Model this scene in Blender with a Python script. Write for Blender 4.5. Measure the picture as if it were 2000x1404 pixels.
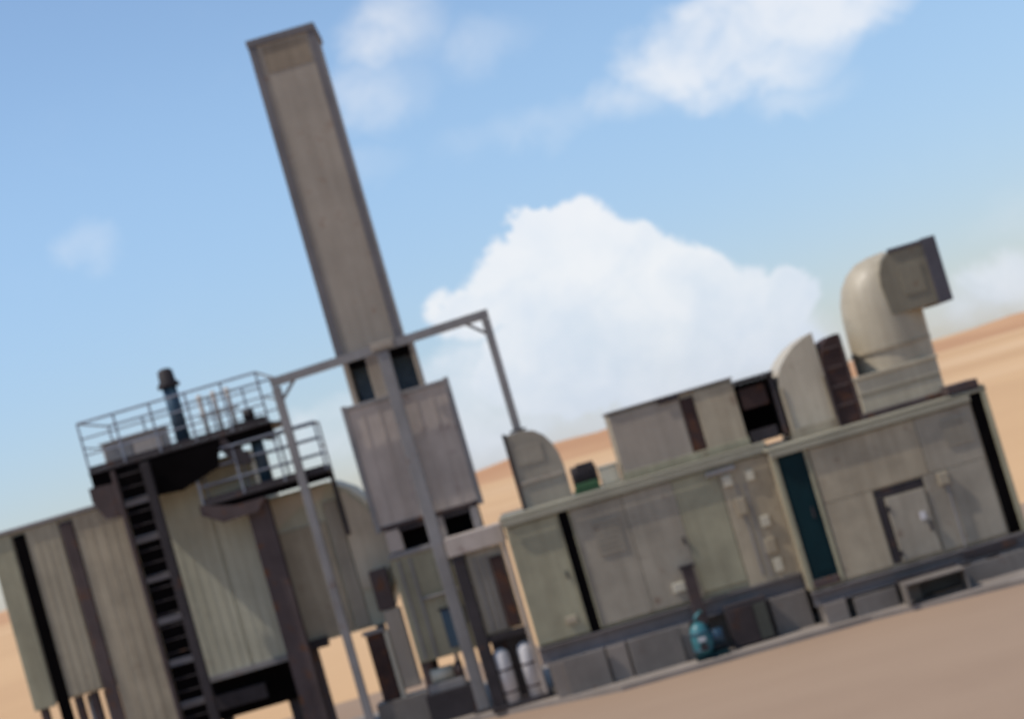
import bpy, bmesh, math, random
from mathutils import Vector, Matrix
random.seed(7)
for o in list(bpy.data.objects): bpy.data.objects.remove(o)
scene = bpy.context.scene
COL = scene.collection
R = math.radians
# ------------------------------------------------------------------ camera
ROLL, PITCH, FPX, DIST, EYE = R(16.2), R(3.02), 3600.0, 40.0, 5.39
cam_d = bpy.data.cameras.new('camera'); cam = bpy.data.objects.new('camera', cam_d); COL.objects.link(cam)
cam_d.sensor_width = 36; cam_d.lens = 36 * FPX / 2000; cam_d.clip_start = .1; cam_d.clip_end = 9000
cam.matrix_world = (Matrix.Translation((0, -DIST, EYE)) @ Matrix.Rotation(R(90) + PITCH, 4, 'X') @ Matrix.Rotation(-ROLL, 4, 'Z'))
cam_d.dof.use_dof = True; cam_d.dof.focus_distance = 6.0; cam_d.dof.aperture_fstop = 3.0   # soft focus like the photograph
scene.camera = cam
# ------------------------------------------------------------------ world, sun, exposure
SUN = Vector((-0.50, -0.11, 0.80)).normalized()
EL = math.asin(SUN.z); AZ = math.atan2(SUN.x, SUN.y)
sun_d = bpy.data.lights.new('sun', 'SUN'); sun_d.energy = 3.6; sun_d.angle = R(.53); sun_d.color = (1, .94, .86)
sun = bpy.data.objects.new('sun', sun_d); COL.objects.link(sun)
sun.rotation_euler = SUN.to_track_quat('Z', 'Y').to_euler(); sun.location = (-20, 0, 40)
scene.view_settings.view_transform = 'Standard'; scene.view_settings.look = 'None'
scene.view_settings.exposure = 0.0; scene.view_settings.gamma = 1

def ray(u, v):
    return u, FPX * math.cos(PITCH) - v * math.sin(PITCH), FPX * math.sin(PITCH) + v * math.cos(PITCH)
def X(u, Y, v=-300):
    a, b, c = ray(u, v); return a / b * (DIST + Y)
def Z(v, Y):
    a, b, c = ray(0, v); return EYE + c / b * (DIST + Y)
def uv(x, y):
    c, s = math.cos(ROLL), math.sin(ROLL); x -= 1000; y -= 702
    return x * c - y * s, -x * s - y * c

world = bpy.data.worlds.new('World'); scene.world = world; world.use_nodes = True
nt = world.node_tree; N = nt.nodes; L = nt.links; N.clear()
def nd(t, **k):
    n = N.new(t)
    for a, b in k.items(): setattr(n, a, b)
    return n
def mth(op, a, b=None, c=None, clamp=False):
    n = nd('ShaderNodeMath', operation=op, use_clamp=clamp)
    for i, q in enumerate((a, b, c)):
        if q is None: continue
        if isinstance(q, (int, float)): n.inputs[i].default_value = q
        else: L.new(q, n.inputs[i])
    return n.outputs[0]
out = nd('ShaderNodeOutputWorld'); bg = nd('ShaderNodeBackground')
sky = nd('ShaderNodeTexSky', sky_type='NISHITA', sun_disc=False, sun_elevation=EL, sun_rotation=AZ)
sky.air_density = 1.0; sky.dust_density = .25; sky.ozone_density = 3.0; sky.altitude = 200
tc = nd('ShaderNodeTexCoord'); sp = nd('ShaderNodeSeparateXYZ'); L.new(tc.outputs['Generated'], sp.inputs[0])
ys = mth('MAXIMUM', sp.outputs['Y'], .12)
A = mth('DIVIDE', sp.outputs['X'], ys); B = mth('DIVIDE', sp.outputs['Z'], ys)
cmb = nd('ShaderNodeCombineXYZ'); L.new(A, cmb.inputs[0]); L.new(B, cmb.inputs[1])
def noise(scale, detail, rough, off=0, dist=0):
    m = nd('ShaderNodeMapping'); m.inputs['Location'].default_value = (off, off * .7, off)
    L.new(cmb.outputs[0], m.inputs[0])
    n = nd('ShaderNodeTexNoise'); n.inputs['Scale'].default_value = scale; n.inputs['Detail'].default_value = detail
    n.inputs['Roughness'].default_value = rough; n.inputs['Distortion'].default_value = dist
    L.new(m.outputs[0], n.inputs['Vector']); return n.outputs['Fac']
n1 = noise(26, 7, .6, 0, .3); n2 = noise(9, 5, .55, 3.1, .2); n3 = noise(70, 5, .6, 5)
# warp the cloud coordinates so their outlines billow
Aw = mth('ADD', A, mth('MULTIPLY', mth('SUBTRACT', n1, .5), .042))
Bw = mth('ADD', B, mth('MULTIPLY', mth('SUBTRACT', noise(26, 7, .6, 9, .3), .5), .042))
def blobs(lst):
    acc = None
    for (px, py, rx, ry, k) in lst:
        u, v = uv(px, py); a, b, c = ray(u, v); a0, b0 = a / b, c / b
        da = mth('MULTIPLY', mth('SUBTRACT', Aw, a0), FPX / rx); db = mth('MULTIPLY', mth('SUBTRACT', Bw, b0), FPX / ry)
        d2 = mth('ADD', mth('MULTIPLY', da, da), mth('MULTIPLY', db, db))
        val = mth('MULTIPLY', mth('SUBTRACT', 1.0, d2), k, clamp=True)
        acc = val if acc is None else mth('MAXIMUM', acc, val)
    return acc
CUM = blobs([(1040, 440, 60, 55, 3), (1125, 480, 125, 95, 3), (1200, 490, 90, 80, 3), (1020, 560, 135, 105, 3), (1200, 560, 200, 120, 3), (1330, 580, 150, 115, 3),
             (1440, 620, 140, 110, 3), (1520, 600, 90, 90, 2.5), (1180, 680, 330, 130, 2.6), (930, 610, 100, 70, 2.4), (1400, 720, 260, 120, 2.4),
             ])
THIN = blobs([(1520, 40, 290, 130, 1.2), (1360, 90, 200, 110, 1.2), (1620, 0, 200, 110, 1.2), (1230, 190, 130, 70, .6), (1480, 130, 230, 90, .9),
              (760, 60, 150, 110, .75), (740, 180, 140, 100, .55), (170, 490, 90, 60, .45), (1960, 560, 130, 70, 1.2), (1060, 240, 260, 60, .35), (930, 90, 160, 80, .4),
              (1560, 190, 150, 60, .5), (700, 330, 120, 60, .3), (1980, 420, 120, 90, .4),
              (900, 800, 220, 150, 1.8), (660, 850, 150, 110, .8), (1100, 790, 380, 130, 2.6), (1350, 740, 260, 90, 2.2), (1560, 690, 130, 70, .8), (1930, 580, 150, 60, .9)])
nv = mth('ADD', mth('MULTIPLY', n1, .6), mth('MULTIPLY', n2, .4))
cumm = nd('ShaderNodeMapRange', interpolation_type='SMOOTHSTEP'); L.new(mth('ADD', CUM, mth('MULTIPLY', mth('SUBTRACT', n1, .5), .5)), cumm.inputs[0])
cumm.inputs['From Min'].default_value = .0; cumm.inputs['From Max'].default_value = 1.5
thm = nd('ShaderNodeMapRange', interpolation_type='SMOOTHSTEP'); L.new(mth('MULTIPLY', THIN, mth('MULTIPLY_ADD', nv, 2.4, -.4, clamp=True)), thm.inputs[0])
thm.inputs['From Min'].default_value = .0; thm.inputs['From Max'].default_value = 1.1; thm.inputs['To Max'].default_value = .72
mask = mth('MAXIMUM', cumm.outputs[0], thm.outputs[0])
mask = mth('MULTIPLY', mask, mth('GREATER_THAN', sp.outputs['Y'], .15))
mask = mth('MULTIPLY', mask, mth('MULTIPLY_ADD', B, 30, .6, clamp=True))
# cloud body: white tops, blue-grey towards the flat base (its own shape, by elevation and billow)
shade = nd('ShaderNodeMapRange'); L.new(mth('ADD', Bw, mth('ADD', mth('MULTIPLY', mth('SUBTRACT', n2, .5), .13), mth('MULTIPLY', mth('SUBTRACT', n1, .5), .10))), shade.inputs[0])
shade.inputs['From Min'].default_value = .01; shade.inputs['From Max'].default_value = .105
ccol = nd('ShaderNodeMixRGB'); L.new(shade.outputs[0], ccol.inputs[0])
ccol.inputs[1].default_value = (.68, .76, .90, 1); ccol.inputs[2].default_value = (.97, .96, .96, 1)
SKYS = .15
bg2 = nd('ShaderNodeBackground'); L.new(ccol.outputs[0], bg2.inputs[0]); bg2.inputs[1].default_value = 1.0
tint = nd('ShaderNodeMixRGB', blend_type='MULTIPLY'); tint.inputs[0].default_value = 1; 
lowm = nd('ShaderNodeMapRange', interpolation_type='SMOOTHSTEP'); L.new(sp.outputs['Z'], lowm.inputs[0]); lowm.inputs['From Min'].default_value = -.02; lowm.inputs['From Max'].default_value = .24
lowc = nd('ShaderNodeMixRGB'); L.new(lowm.outputs[0], lowc.inputs[0]); lowc.inputs[1].default_value = (.60, .62, .76, 1); lowc.inputs[2].default_value = (1.07, 1.06, 1.03, 1); L.new(lowc.outputs[0], tint.inputs[2])
L.new(sky.outputs[0], tint.inputs[1]); L.new(tint.outputs[0], bg.inputs[0]); bg.inputs[1].default_value = SKYS
mx = nd('ShaderNodeMixShader'); L.new(mask, mx.inputs[0]); L.new(bg.outputs[0], mx.inputs[1]); L.new(bg2.outputs[0], mx.inputs[2]); L.new(mx.outputs[0], out.inputs[0])

# ------------------------------------------------------------------ materials
def mat(name, col, rough=.6, var=.25, streak=.3, rust=0.0, metal=0.0, scale=1.0, bump=.15, rustcol=(.13, .055, .025)):
    m = bpy.data.materials.new(name); m.use_nodes = True; t = m.node_tree; n = t.nodes; l = t.links
    p = n['Principled BSDF']; p.inputs['Metallic'].default_value = metal
    g = n.new('ShaderNodeTexCoord')
    def nz(sc, det, mp=(1, 1, 1)):
        a = n.new('ShaderNodeMapping'); a.inputs['Scale'].default_value = mp; l.new(g.outputs['Object'], a.inputs[0])
        b = n.new('ShaderNodeTexNoise'); b.inputs['Scale'].default_value = sc; b.inputs['Detail'].default_value = det; b.inputs['Roughness'].default_value = .62
        l.new(a.outputs[0], b.inputs['Vector']); return b.outputs['Fac']
    def rmp(src, a, b, lo, hi):
        r = n.new('ShaderNodeMapRange'); l.new(src, r.inputs[0]); r.inputs[1].default_value = a; r.inputs[2].default_value = b
        r.inputs[3].default_value = lo; r.inputs[4].default_value = hi; return r.outputs[0]
    def mixc(f, a, b, typ='MIX'):
        q = n.new('ShaderNodeMixRGB'); q.blend_type = typ
        for i, w in ((0, f), (1, a), (2, b)):
            if isinstance(w, (int, float)): q.inputs[i].default_value = w
            elif isinstance(w, tuple): q.inputs[i].default_value = (*w, 1)
            else: l.new(w, q.inputs[i])
        return q.outputs[0]
    big = rmp(nz(.9 * scale, 5), .35, .65, 1 - var, 1 + var * .6)
    stv = rmp(nz(2.2 * scale, 5, (3.0, 3.0, .16)), .42, .72, 0, 1)
    base = mixc(1.0, (*col,), big, 'MULTIPLY')
    dirt = tuple(c * .52 * k for c, k in zip(col, (1.05, .96, .85)))
    f = n.new('ShaderNodeMath'); f.operation = 'MULTIPLY'; l.new(stv, f.inputs[0]); f.inputs[1].default_value = streak
    base = mixc(f.outputs[0], base, dirt)
    if rust > 0:
        rr = rmp(nz(2.6 * scale, 8), .66 - .22 * rust, .78 - .2 * rust, 0, min(1, .5 + rust))
        base = mixc(rr, base, rustcol)
    l.new(base, p.inputs['Base Color'])
    l.new(rmp(nz(6 * scale, 4), .3, .7, max(.05, rough - .12), min(1, rough + .12)), p.inputs['Roughness'])
    bp = n.new('ShaderNodeBump'); bp.inputs['Strength'].default_value = bump; bp.inputs['Distance'].default_value = .02
    l.new(nz(14 * scale, 6), bp.inputs['Height']); l.new(bp.outputs[0], p.inputs['Normal'])
    return m
M = {
 'beige':   mat('faded beige painted steel', (0.368, 0.302, 0.207), .55, .22, .42, .18),
 'olive':   mat('greenish grey painted steel', (0.317, 0.286, 0.186), .55, .20, .40, .15),
 'olive2':  mat('grey painted panel', (0.308, 0.263, 0.197), .55, .20, .36, .18),
 'house':   mat('weathered house cladding', (0.349, 0.295, 0.204), .6, .18, .40, .15),
 'cream':   mat('cream painted steel', (.52, .47, .36), .5, .12, .3, .12),
 'stack':   mat('weathered stack steel', (0.328, 0.274, 0.214), .6, .12, .3, .25, rustcol=(.22, .125, .08)),
 'sil':     mat('grey violet silencer steel', (0.436, 0.362, 0.306), .6, .16, .3, .2, rustcol=(.18, .10, .09)),
 'frame':   mat('grey structural steel', (0.230, 0.213, 0.203), .5, .2, .3, .2),
 'duct':    mat('dull cream duct paint', (0.414, 0.351, 0.250), .5, .12, .3, .15),
 'mouth': mat('dark violet flange steel', (.07, .062, .072), .55, .2, .3, .2),
 'ductbrown': mat('brown grey duct paint', (.20, .17, .115), .55, .15, .3, .25),
 'hood':    mat('pale cream hood paint', (0.517, 0.440, 0.323), .5, .12, .3, .12),
 'midhouse': mat('grey green house cladding', (0.459, 0.431, 0.316), .6, .14, .3, .1),
 'darkolive': mat('dark olive panel paint', (.05, .05, .036), .55, .2, .3, .2),
 'angle':   mat('dark violet grey edge steel', (0.142, 0.125, 0.123), .55, .2, .3, .1),
 'dark':    mat('dark weathered steel', (.045, .037, .038), .6, .3, .2, .25),
 'brown':   mat('brown rusted column steel', (.085, .062, .058), .65, .25, .3, .5),
 'black':   mat('black opening and shade colour', (.006, .005, .005), .9, .3, 0, 0),  # near-black for openings, also painted as shade under the platform decks
 'bluepipe': mat('dark blue pipe paint', (.025, .06, .095), .45, .2, .25, .1),
 'doordark': mat('deep teal interior paint', (.002, .018, .022), .6, .3, .2, 0),
 'teal':    mat('turquoise machine paint', (.04, .17, .19), .45, .2, .3, .15),
 'green':   mat('green machine paint', (.03, .09, .03), .5, .2, .3, .1),
 'white':   mat('white painted metal', (0.576, 0.544, 0.528), .45, .1, .35, .08),
 'galv':    mat('galvanised rail steel', (0.208, 0.224, 0.262), .45, .2, .2, .1, metal=.3),
 'skid':    mat('grey skid steel', (0.177, 0.150, 0.127), .6, .22, .3, .3),
 'roof':    mat('sun faded roof paint', (0.290, 0.261, 0.189), .6, .15, .15, .12),
 'rustduct': mat('dark rust duct steel', (.055, .032, .028), .7, .3, .3, .6, rustcol=(.10, .04, .02)),
 'concrete': mat('dusty concrete', (0.238, 0.197, 0.163), .85, .18, .0, .0, bump=.3),
}
for k in ('black', 'doordark', 'dark', 'rustduct', 'brown'): M[k].node_tree.nodes['Principled BSDF'].inputs['Specular IOR Level'].default_value = .15 if k != 'black' else 0
# ------------------------------------------------------------------ builders
class MB:
    def __init__(s): s.bm = bmesh.new()
    def box(s, x0, x1, y0, y1, z0, z1, bev=.012):
        x0, x1 = min(x0, x1), max(x0, x1); y0, y1 = min(y0, y1), max(y0, y1); z0, z1 = min(z0, z1), max(z0, z1)
        r = bmesh.ops.create_cube(s.bm, size=1)
        for v in r['verts']: v.co = Vector(((x0 + x1) / 2 + v.co.x * (x1 - x0), (y0 + y1) / 2 + v.co.y * (y1 - y0), (z0 + z1) / 2 + v.co.z * (z1 - z0)))
        b = min(bev, (x1 - x0) / 3, (y1 - y0) / 3, (z1 - z0) / 3)
        if b > .001:
            es = list({e for v in r['verts'] for e in v.link_edges})
            bmesh.ops.bevel(s.bm, geom=es, offset=b, segments=1, affect='EDGES')
        return s
    def pbox(s, u0, u1, v0, v1, Y0, Y1, bev=.012):      # a box measured in the elevation drawing of the front plane Y0
        vm = (v0 + v1) / 2
        return s.box(X(u0, Y0, vm), X(u1, Y0, vm), Y0, Y1, Z(v0, Y0), Z(v1, Y0), bev)
    def prism(s, pts, y0, y1):                          # outline in x,z extruded along y
        a = [s.bm.verts.new((x, y0, z)) for x, z in pts]; b = [s.bm.verts.new((x, y1, z)) for x, z in pts]; n = len(pts)
        s.bm.faces.new(a); s.bm.faces.new(b[::-1])
        for i in range(n): s.bm.faces.new((a[i], b[i], b[(i + 1) % n], a[(i + 1) % n]))
        return s
    def tube(s, pts, r, seg=14, cap=True):              # r: number or list
        pts = [Vector(p) for p in pts]; rr = r if isinstance(r, (list, tuple)) else [r] * len(pts); rings = []
        up = Vector((0, 1, 0))
        for i, p in enumerate(pts):
            d = (pts[min(i + 1, len(pts) - 1)] - pts[max(i - 1, 0)]).normalized()
            ref = up if abs(d.dot(up)) < .9 else Vector((1, 0, 0))
            a = d.cross(ref).normalized(); b = d.cross(a).normalized()
            rings.append([s.bm.verts.new(p + (a * math.cos(t) + b * math.sin(t)) * rr[i]) for t in [k * 2 * math.pi / seg for k in range(seg)]])
        for i in range(len(rings) - 1):
            for k in range(seg):
                f = s.bm.faces.new((rings[i][k], rings[i][(k + 1) % seg], rings[i + 1][(k + 1) % seg], rings[i + 1][k])); f.smooth = seg > 8
        if cap: s.bm.faces.new(rings[0][::-1]); s.bm.faces.new(rings[-1])
        return s
    def bar(s, p, q, w, d=None):                        # square bar between two points
        p, q = Vector(p), Vector(q); d = d or w; z = (q - p).normalized(); ref = Vector((0, 1, 0)) if abs(z.y) < .9 else Vector((1, 0, 0))
        a = z.cross(ref).normalized(); b = z.cross(a).normalized(); vs = []
        for c in (p, q): vs.append([s.bm.verts.new(c + a * i * w / 2 + b * j * d / 2) for i, j in ((-1, -1), (1, -1), (1, 1), (-1, 1))])
        s.bm.faces.new(vs[0][::-1]); s.bm.faces.new(vs[1])
        for k in range(4): s.bm.faces.new((vs[0][k], vs[0][(k + 1) % 4], vs[1][(k + 1) % 4], vs[1][k]))
        return s
    def beamv(s, x, y, z0, z1, w, d, t=.03):            # H-section column, web across the depth
        s.box(x - w / 2, x + w / 2, y, y + t, z0, z1, .004); s.box(x - w / 2, x + w / 2, y + d - t, y + d, z0, z1, .004)
        s.box(x - t / 2, x + t / 2, y + t + .002, y + d - t - .002, z0, z1, 0); return s
    def beamx(s, x0, x1, y, z, h, d, t=.03):            # I-beam lying along x
        s.box(x0, x1, y, y + d, z + h - t, z + h, .004); s.box(x0, x1, y, y + d, z, z + t, .004)
        s.box(x0, x1, y + d / 2 - t / 2, y + d / 2 + t / 2, z + t + .002, z + h - t - .002, 0); return s
    def build(s, name, m, parent=None, origin=None):
        me = bpy.data.meshes.new(name); bmesh.ops.recalc_face_normals(s.bm, faces=s.bm.faces[:])
        o = bpy.data.objects.new(name, me); COL.objects.link(o)
        if parent is not None:
            org = parent['_o']; o.parent = parent
            org = Vector(org)
        else:
            org = Vector(origin) if origin else Vector((0, 0, 0)); o.location = org
        bmesh.ops.translate(s.bm, verts=s.bm.verts[:], vec=-org)
        s.bm.to_mesh(me); s.bm.free(); me.materials.append(M[m] if isinstance(m, str) else m)
        o['_o'] = tuple(org); return o
def thing(name, label, cat, org, group=None):
    o = bpy.data.objects.new(name, None); COL.objects.link(o); o.location = org; o['_o'] = tuple(org); o.empty_display_size = .3
    o['label'] = label; o['category'] = cat
    if group: o['group'] = group
    return o
def tag(o, label, cat, group=None):
    o['label'] = label; o['category'] = cat
    if group: o['group'] = group
    return o

# ================================================================== SETTING
def ground_mat(name, c1, c2, c3, s):
    m = bpy.data.materials.new(name); m.use_nodes = True; t = m.node_tree; n = t.nodes; l = t.links; p = n['Principled BSDF']
    p.inputs['Roughness'].default_value = .95; p.inputs['Specular IOR Level'].default_value = .15
    g = n.new('ShaderNodeNewGeometry')
    def nz(sc, det, mp):
        a = n.new('ShaderNodeMapping'); a.inputs['Scale'].default_value = mp; l.new(g.outputs['Position'], a.inputs[0])
        b = n.new('ShaderNodeTexNoise'); b.inputs['Scale'].default_value = sc; b.inputs['Detail'].default_value = det; b.inputs['Roughness'].default_value = .6
        l.new(a.outputs[0], b.inputs['Vector']); return b.outputs['Fac']
    def rc(src, a, b):
        r = n.new('ShaderNodeMapRange'); l.new(src, r.inputs[0]); r.inputs[1].default_value = a; r.inputs[2].default_value = b; return r.outputs[0]
    def mx(f, a, b):
        q = n.new('ShaderNodeMixRGB'); l.new(f, q.inputs[0])
        for i, w in ((1, a), (2, b)):
            if isinstance(w, tuple): q.inputs[i].default_value = (*w, 1)
            else: l.new(w, q.inputs[i])
        return q.outputs[0]
    c = mx(rc(nz(s, 6, (1, .5, 1)), .4, .62), c1, c2)
    c = mx(rc(nz(s * .23, 5, (.35, 1, 1)), .5, .66), c, c3)
    l.new(c, p.inputs['Base Color'])
    bp = n.new('ShaderNodeBump'); bp.inputs['Strength'].default_value = .25; bp.inputs['Distance'].default_value = .04
    l.new(nz(9, 8, (1, 1, 1)), bp.inputs['Height']); l.new(bp.outputs[0], p.inputs['Normal']); return m
m_des = ground_mat('desert sand', (.60, .375, .195), (.53, .32, .165), (.67, .45, .26), .02)
m_yard = ground_mat('compacted brown yard earth', (.325, .222, .15), (.305, .208, .141), (.34, .235, .16), .35)
m_hill = ground_mat('orange far ridge earth', (.46, .24, .12), (.55, .32, .17), (.40, .20, .10), .006)
def sheet(name, pts, z, m):
    bm = bmesh.new(); bm.faces.new([bm.verts.new((x, y, z)) for x, y in pts]); bmesh.ops.recalc_face_normals(bm, faces=bm.faces[:])
    me = bpy.data.meshes.new(name); bm.to_mesh(me); bm.free(); o = bpy.data.objects.new(name, me); COL.objects.link(o); me.materials.append(m); o['kind'] = 'structure'; return o
sheet('ground', [(-6000, -300), (6000, -300), (6000, 6000), (-6000, 6000)], 0, m_des)
sheet('yard', [(-26, -39), (60, -39), (60, 7), (34, 15), (-26, 14)], .004, m_yard)
bm = bmesh.new(); cols = []
hx = random.Random(3); NX = 160
for i in range(NX + 1):
    x = -1100 + 2200 * i / NX
    h = 5.5 + 1.6 * math.sin(x * .011 + 1) + 1.4 * math.sin(x * .027) + .9 * math.sin(x * .083 + 2) + hx.uniform(-.35, .35)
    cols.append([bm.verts.new((x, 620 + 300 * t, h * s)) for t, s in ((0, 0), (.15, .35), (.35, .8), (.55, 1), (.8, .7), (1, 0))])
for i in range(NX):
    for k in range(5): f = bm.faces.new((cols[i][k], cols[i + 1][k], cols[i + 1][k + 1], cols[i][k + 1])); f.smooth = True
me = bpy.data.meshes.new('hills'); bm.to_mesh(me); bm.free(); ho = bpy.data.objects.new('hills', me); COL.objects.link(ho); me.materials.append(m_hill); ho['kind'] = 'structure'
# concrete pad, its front edge runs obliquely
PAD = .12
o = MB(); pts = [(-16, 4.6), (-2.9, 1.7), (.3, -.2), (5.8, -.55), (9.4, -1.75), (13.6, -2.4), (13.6, 7), (-16, 9)]
bm = o.bm; a = [bm.verts.new((x, y, 0)) for x, y in pts]; b = [bm.verts.new((x, y, PAD)) for x, y in pts]
bm.faces.new(b); [bm.faces.new((a[i], a[(i + 1) % 8], b[(i + 1) % 8], b[i])) for i in range(8)]
pv = o.build('pavement', 'concrete'); pv['kind'] = 'structure'

# ================================================================== TURBINE ENCLOSURE (right)
G0 = 0.0
def skid(parent, x0, x1, y0, y1, z1, feet, tall=.62):
    for y in (y0, y1 - .28): MB().beamx(x0, x1, y, z1 - tall * .52, tall * .5, .28).build('skid_beam', 'angle', parent)  # dark beam colour paints in the shadow band under the enclosure
    zb = z1 - tall * .52 - .004
    for i in range(1, 6):
        x = x0 + (x1 - x0) * i / 6; MB().box(x - .06, x + .06, y0 + .30, y1 - .30, zb + .06, zb + .26, 0).build('cross_member', 'dark', parent)
    for x, w in feet:
        for (ya, yb) in ((y0 - .03, y0 + .5), (y1 - .5, y1)): MB().box(x - w / 2, x + w / 2, ya, yb, PAD, zb).build('footing', 'concrete', parent)
    MB().box(x0 + .1, x1 - .1, y0 + .52, y0 + .56, PAD + .002, zb - .002, 0).build('skid_web', 'skid', parent)
g = thing('turbine_enclosure', 'grey steel enclosure with narrow dark doorway, at the right end of the plant', 'machine enclosure', (X(650, G0), 1.6, PAD))
xl, xr = X(432, G0), X(868, G0); zt, zb = Z(-312, G0), Z(-600, G0); D = 3.4
a = MB(); a.box(xl + .03, xr - .03, G0 + .06, G0 + D, zb, zt - .03); a.build('body', 'beige', g)
a = MB(); a.box(xl - .04, xr + .05, G0 - .05, G0 + D + .05, zt - .026, zt + .05, .02); rf = a.build('roof', 'roof', g)
# front panels stand proud of the body
def panels(parent, us, v0, v1, Yf, mats, gap=3, inset=.0, holes=None):
    for i in range(len(us) - 1):
        a = MB(); a.pbox(us[i] + gap / 2, us[i + 1] - gap / 2, v0, v1, Yf, Yf + .055, .01); p = a.build('front_panel', mats[i], parent)
panels(g, [506, 720, 835], -330, -441, G0, ['beige', 'olive2'], 1)
panels(g, [506, 604], -442, -594, G0, ['beige'], 1)
panels(g, [706, 835], -442, -594, G0, ['olive2'], 1)
a = MB(); a.pbox(432, 443, -318, -594, G0, G0 + .055); a.build('jamb', 'olive', g)
a = MB(); a.pbox(497, 504, -318, -594, G0 - .02, G0 + .055); a.build('jamb', 'olive', g)
# doorway: recessed dark leaf with lining
a = MB(); a.pbox(444, 496, -318, -578, G0 + .02, G0 + .058, 0); a.build('doorway', 'doordark', g)
dl = MB().pbox(453, 488, -334, -566, G0 + .006, G0 + .018, .004).build('door_leaf', 'doordark', g); MB().pbox(480, 484, -440, -462, G0 - .03, G0 + .004, .004).build('handle', 'dark', dl)
a = MB(); a.pbox(444, 496, -580, -594, G0 - .06, G0 + .058); a.build('threshold', 'brown', g)
# dark end recess and edge trim on the right
a = MB(); a.pbox(838, 862, -300, -598, G0 + .01, G0 + .058); a.build('end_seal', 'black', g)
a = MB(); a.pbox(863, 873, -302, -600, G0 - .05, G0 + .12); a.build('corner_trim', 'olive', g)
a = MB(); a.pbox(800, 862, -288, -305, G0 - .06, G0 + .8); a.build('roof_cap', 'brown', g)
MB().pbox(431, 838, -316, -328, G0 - .09, G0 - .003).build('roof_fascia', 'roof', g)
MB().tube([(X(745, G0), G0 - .05, Z(-470, G0)), (X(745, G0), G0 - .05, Z(-596, G0))], .028, 8).build('conduit', 'frame', g)
MB().pbox(735, 756, -446, -470, G0 - .11, G0 - .002).build('switch_box', 'beige', g)
# access door with deep dark rebate at top and left
MB().pbox(606, 704, -444, -462, G0 + .02, G0 + .05).build('door_rebate', 'dark', g); MB().pbox(606, 622, -463, -592, G0 + .02, G0 + .05).build('door_rebate', 'dark', g)
dr = MB().pbox(624, 703, -464, -592, G0 - .035, G0 + .055).build('door', 'olive2', g)
MB().pbox(680, 692, -508, -524, G0 - .05, G0 - .037, .003).build('door_plate', 'white', dr)
MB().pbox(694, 699, -528, -550, G0 - .08, G0 - .037, .005).build('handle', 'dark', dr)
for v in (-480, -570):
    MB().pbox(623, 628, v, v - 12, G0 - .055, G0 - .037, .003).build('hinge', 'dark', dr)
for (u0, u1) in ((510, 596), (726, 862)): MB().pbox(u0, u1, -634, -682, -.22, -.16).build('skid_cover', 'skid', g)
a = MB(); [a.pbox(770, 822, -350 - 9 * i, -355 - 9 * i, G0 - .03, G0 - .002, 0) for i in range(6)]; a.build('louvre', 'olive2', g)
skid(g, xl, xr + .1, G0 - .12, G0 + D, zb - .003, [(xl + .4, .5), (X(620, 0), .35), (X(760, 0), .35), (xr - .5, .5)], .58)
MB().pbox(600, 722, -622, -640, -.3, -.16).build('step_nosing', 'dark', g)
st = MB().box(X(600, -.3), X(722, -.3), -.95, -.31, .55, .60).build('door_step', 'skid', g)
for u in (600, 717): MB().box(X(u, -.3), X(u + 5, -.3), -.93, -.33, .125, .548).build('step_leg', 'skid', st)
MB().pbox(742, 850, -607, -622, G0 - .19, G0 - .13).build('cable_tray', 'dark', g)

# ================================================================== GENERATOR ENCLOSURE (middle)
E0 = .8
e = thing('generator_enclosure', 'long low greenish grey enclosure split by one tall black gap, right of the chimney stack', 'machine enclosure', (X(160, E0), 2.4, PAD))
xl, xr = X(-108, E0), X(434, E0) ; zt, zb = Z(-296, E0), Z(-555, E0); D = 2.9
MB().box(xl + .03, xr - .03, E0 + .06, E0 + D, zb, zt - .03).build('body', 'olive', e)
MB().box(xl - .05, xr - .05, E0 - .06, E0 + D + .05, zt - .026, zt + .06, .02).build('roof', 'roof', e)
MB().pbox(-109, 427, -299, -312, E0 - .11, E0 - .063).build('roof_fascia', 'roof', e)
panels(e, [-107, -2], -314, -551, E0, ['olive'])
panels(e, [24, 130, 232], -314, -549, E0, ['olive2', 'olive2'], .8)
panels(e, [232, 322], -314, -542, E0, ['olive'], .8)
panels(e, [322, 428], -314, -556, E0, ['beige'])
MB().pbox(1, 21, -310, -556, E0 + .012, E0 + .058).build('black_gap', 'black', e)
for u0 in (-2, 22): MB().pbox(u0 - 1, u0 + 2, -306, -551, E0 - .03, E0 + .058, .004).build('gap_edge', 'olive', e)
for (u, v, w, h) in ((338, -345, 18, 22), (384, -347, 16, 20), (388, -441, 18, 22), (350, -400, 20, 34), (389, -530, 16, 26), (384, -490, 22, 30), (190, -518, 26, 18), (-30, -520, 22, 14)):
    bx = MB().pbox(u - w / 2, u + w / 2, v - h / 2, v + h / 2, E0 - .07, E0 - .002)
    bx = bx.build('instrument_box', 'cream' if h in (22, 20, 26, 18) else 'beige', e)
MB().pbox(352, 355, -356, -540, E0 - .03, E0 - .002, .004).build('conduit', 'frame', e)
MB().pbox(368, 371, -358, -548, E0 - .03, E0 - .002, .004).build('conduit', 'frame', e)
a = MB(); [a.pbox(60 + 0, 112, -350 - 10 * i, -356 - 10 * i, E0 - .025, E0 - .002, 0) for i in range(7)]; a.build('louvre', 'olive2', e)
for u in (-14, 224): MB().pbox(u - 1.5, u + 1.5, -425, -441, E0 - .05, E0 - .002, .006).build('handle', 'dark', e)
a = MB(); a.pbox(300, 360, -318, -328, E0 - .10, E0 - .002); a.build('junction_tray', 'frame', e)
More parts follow.
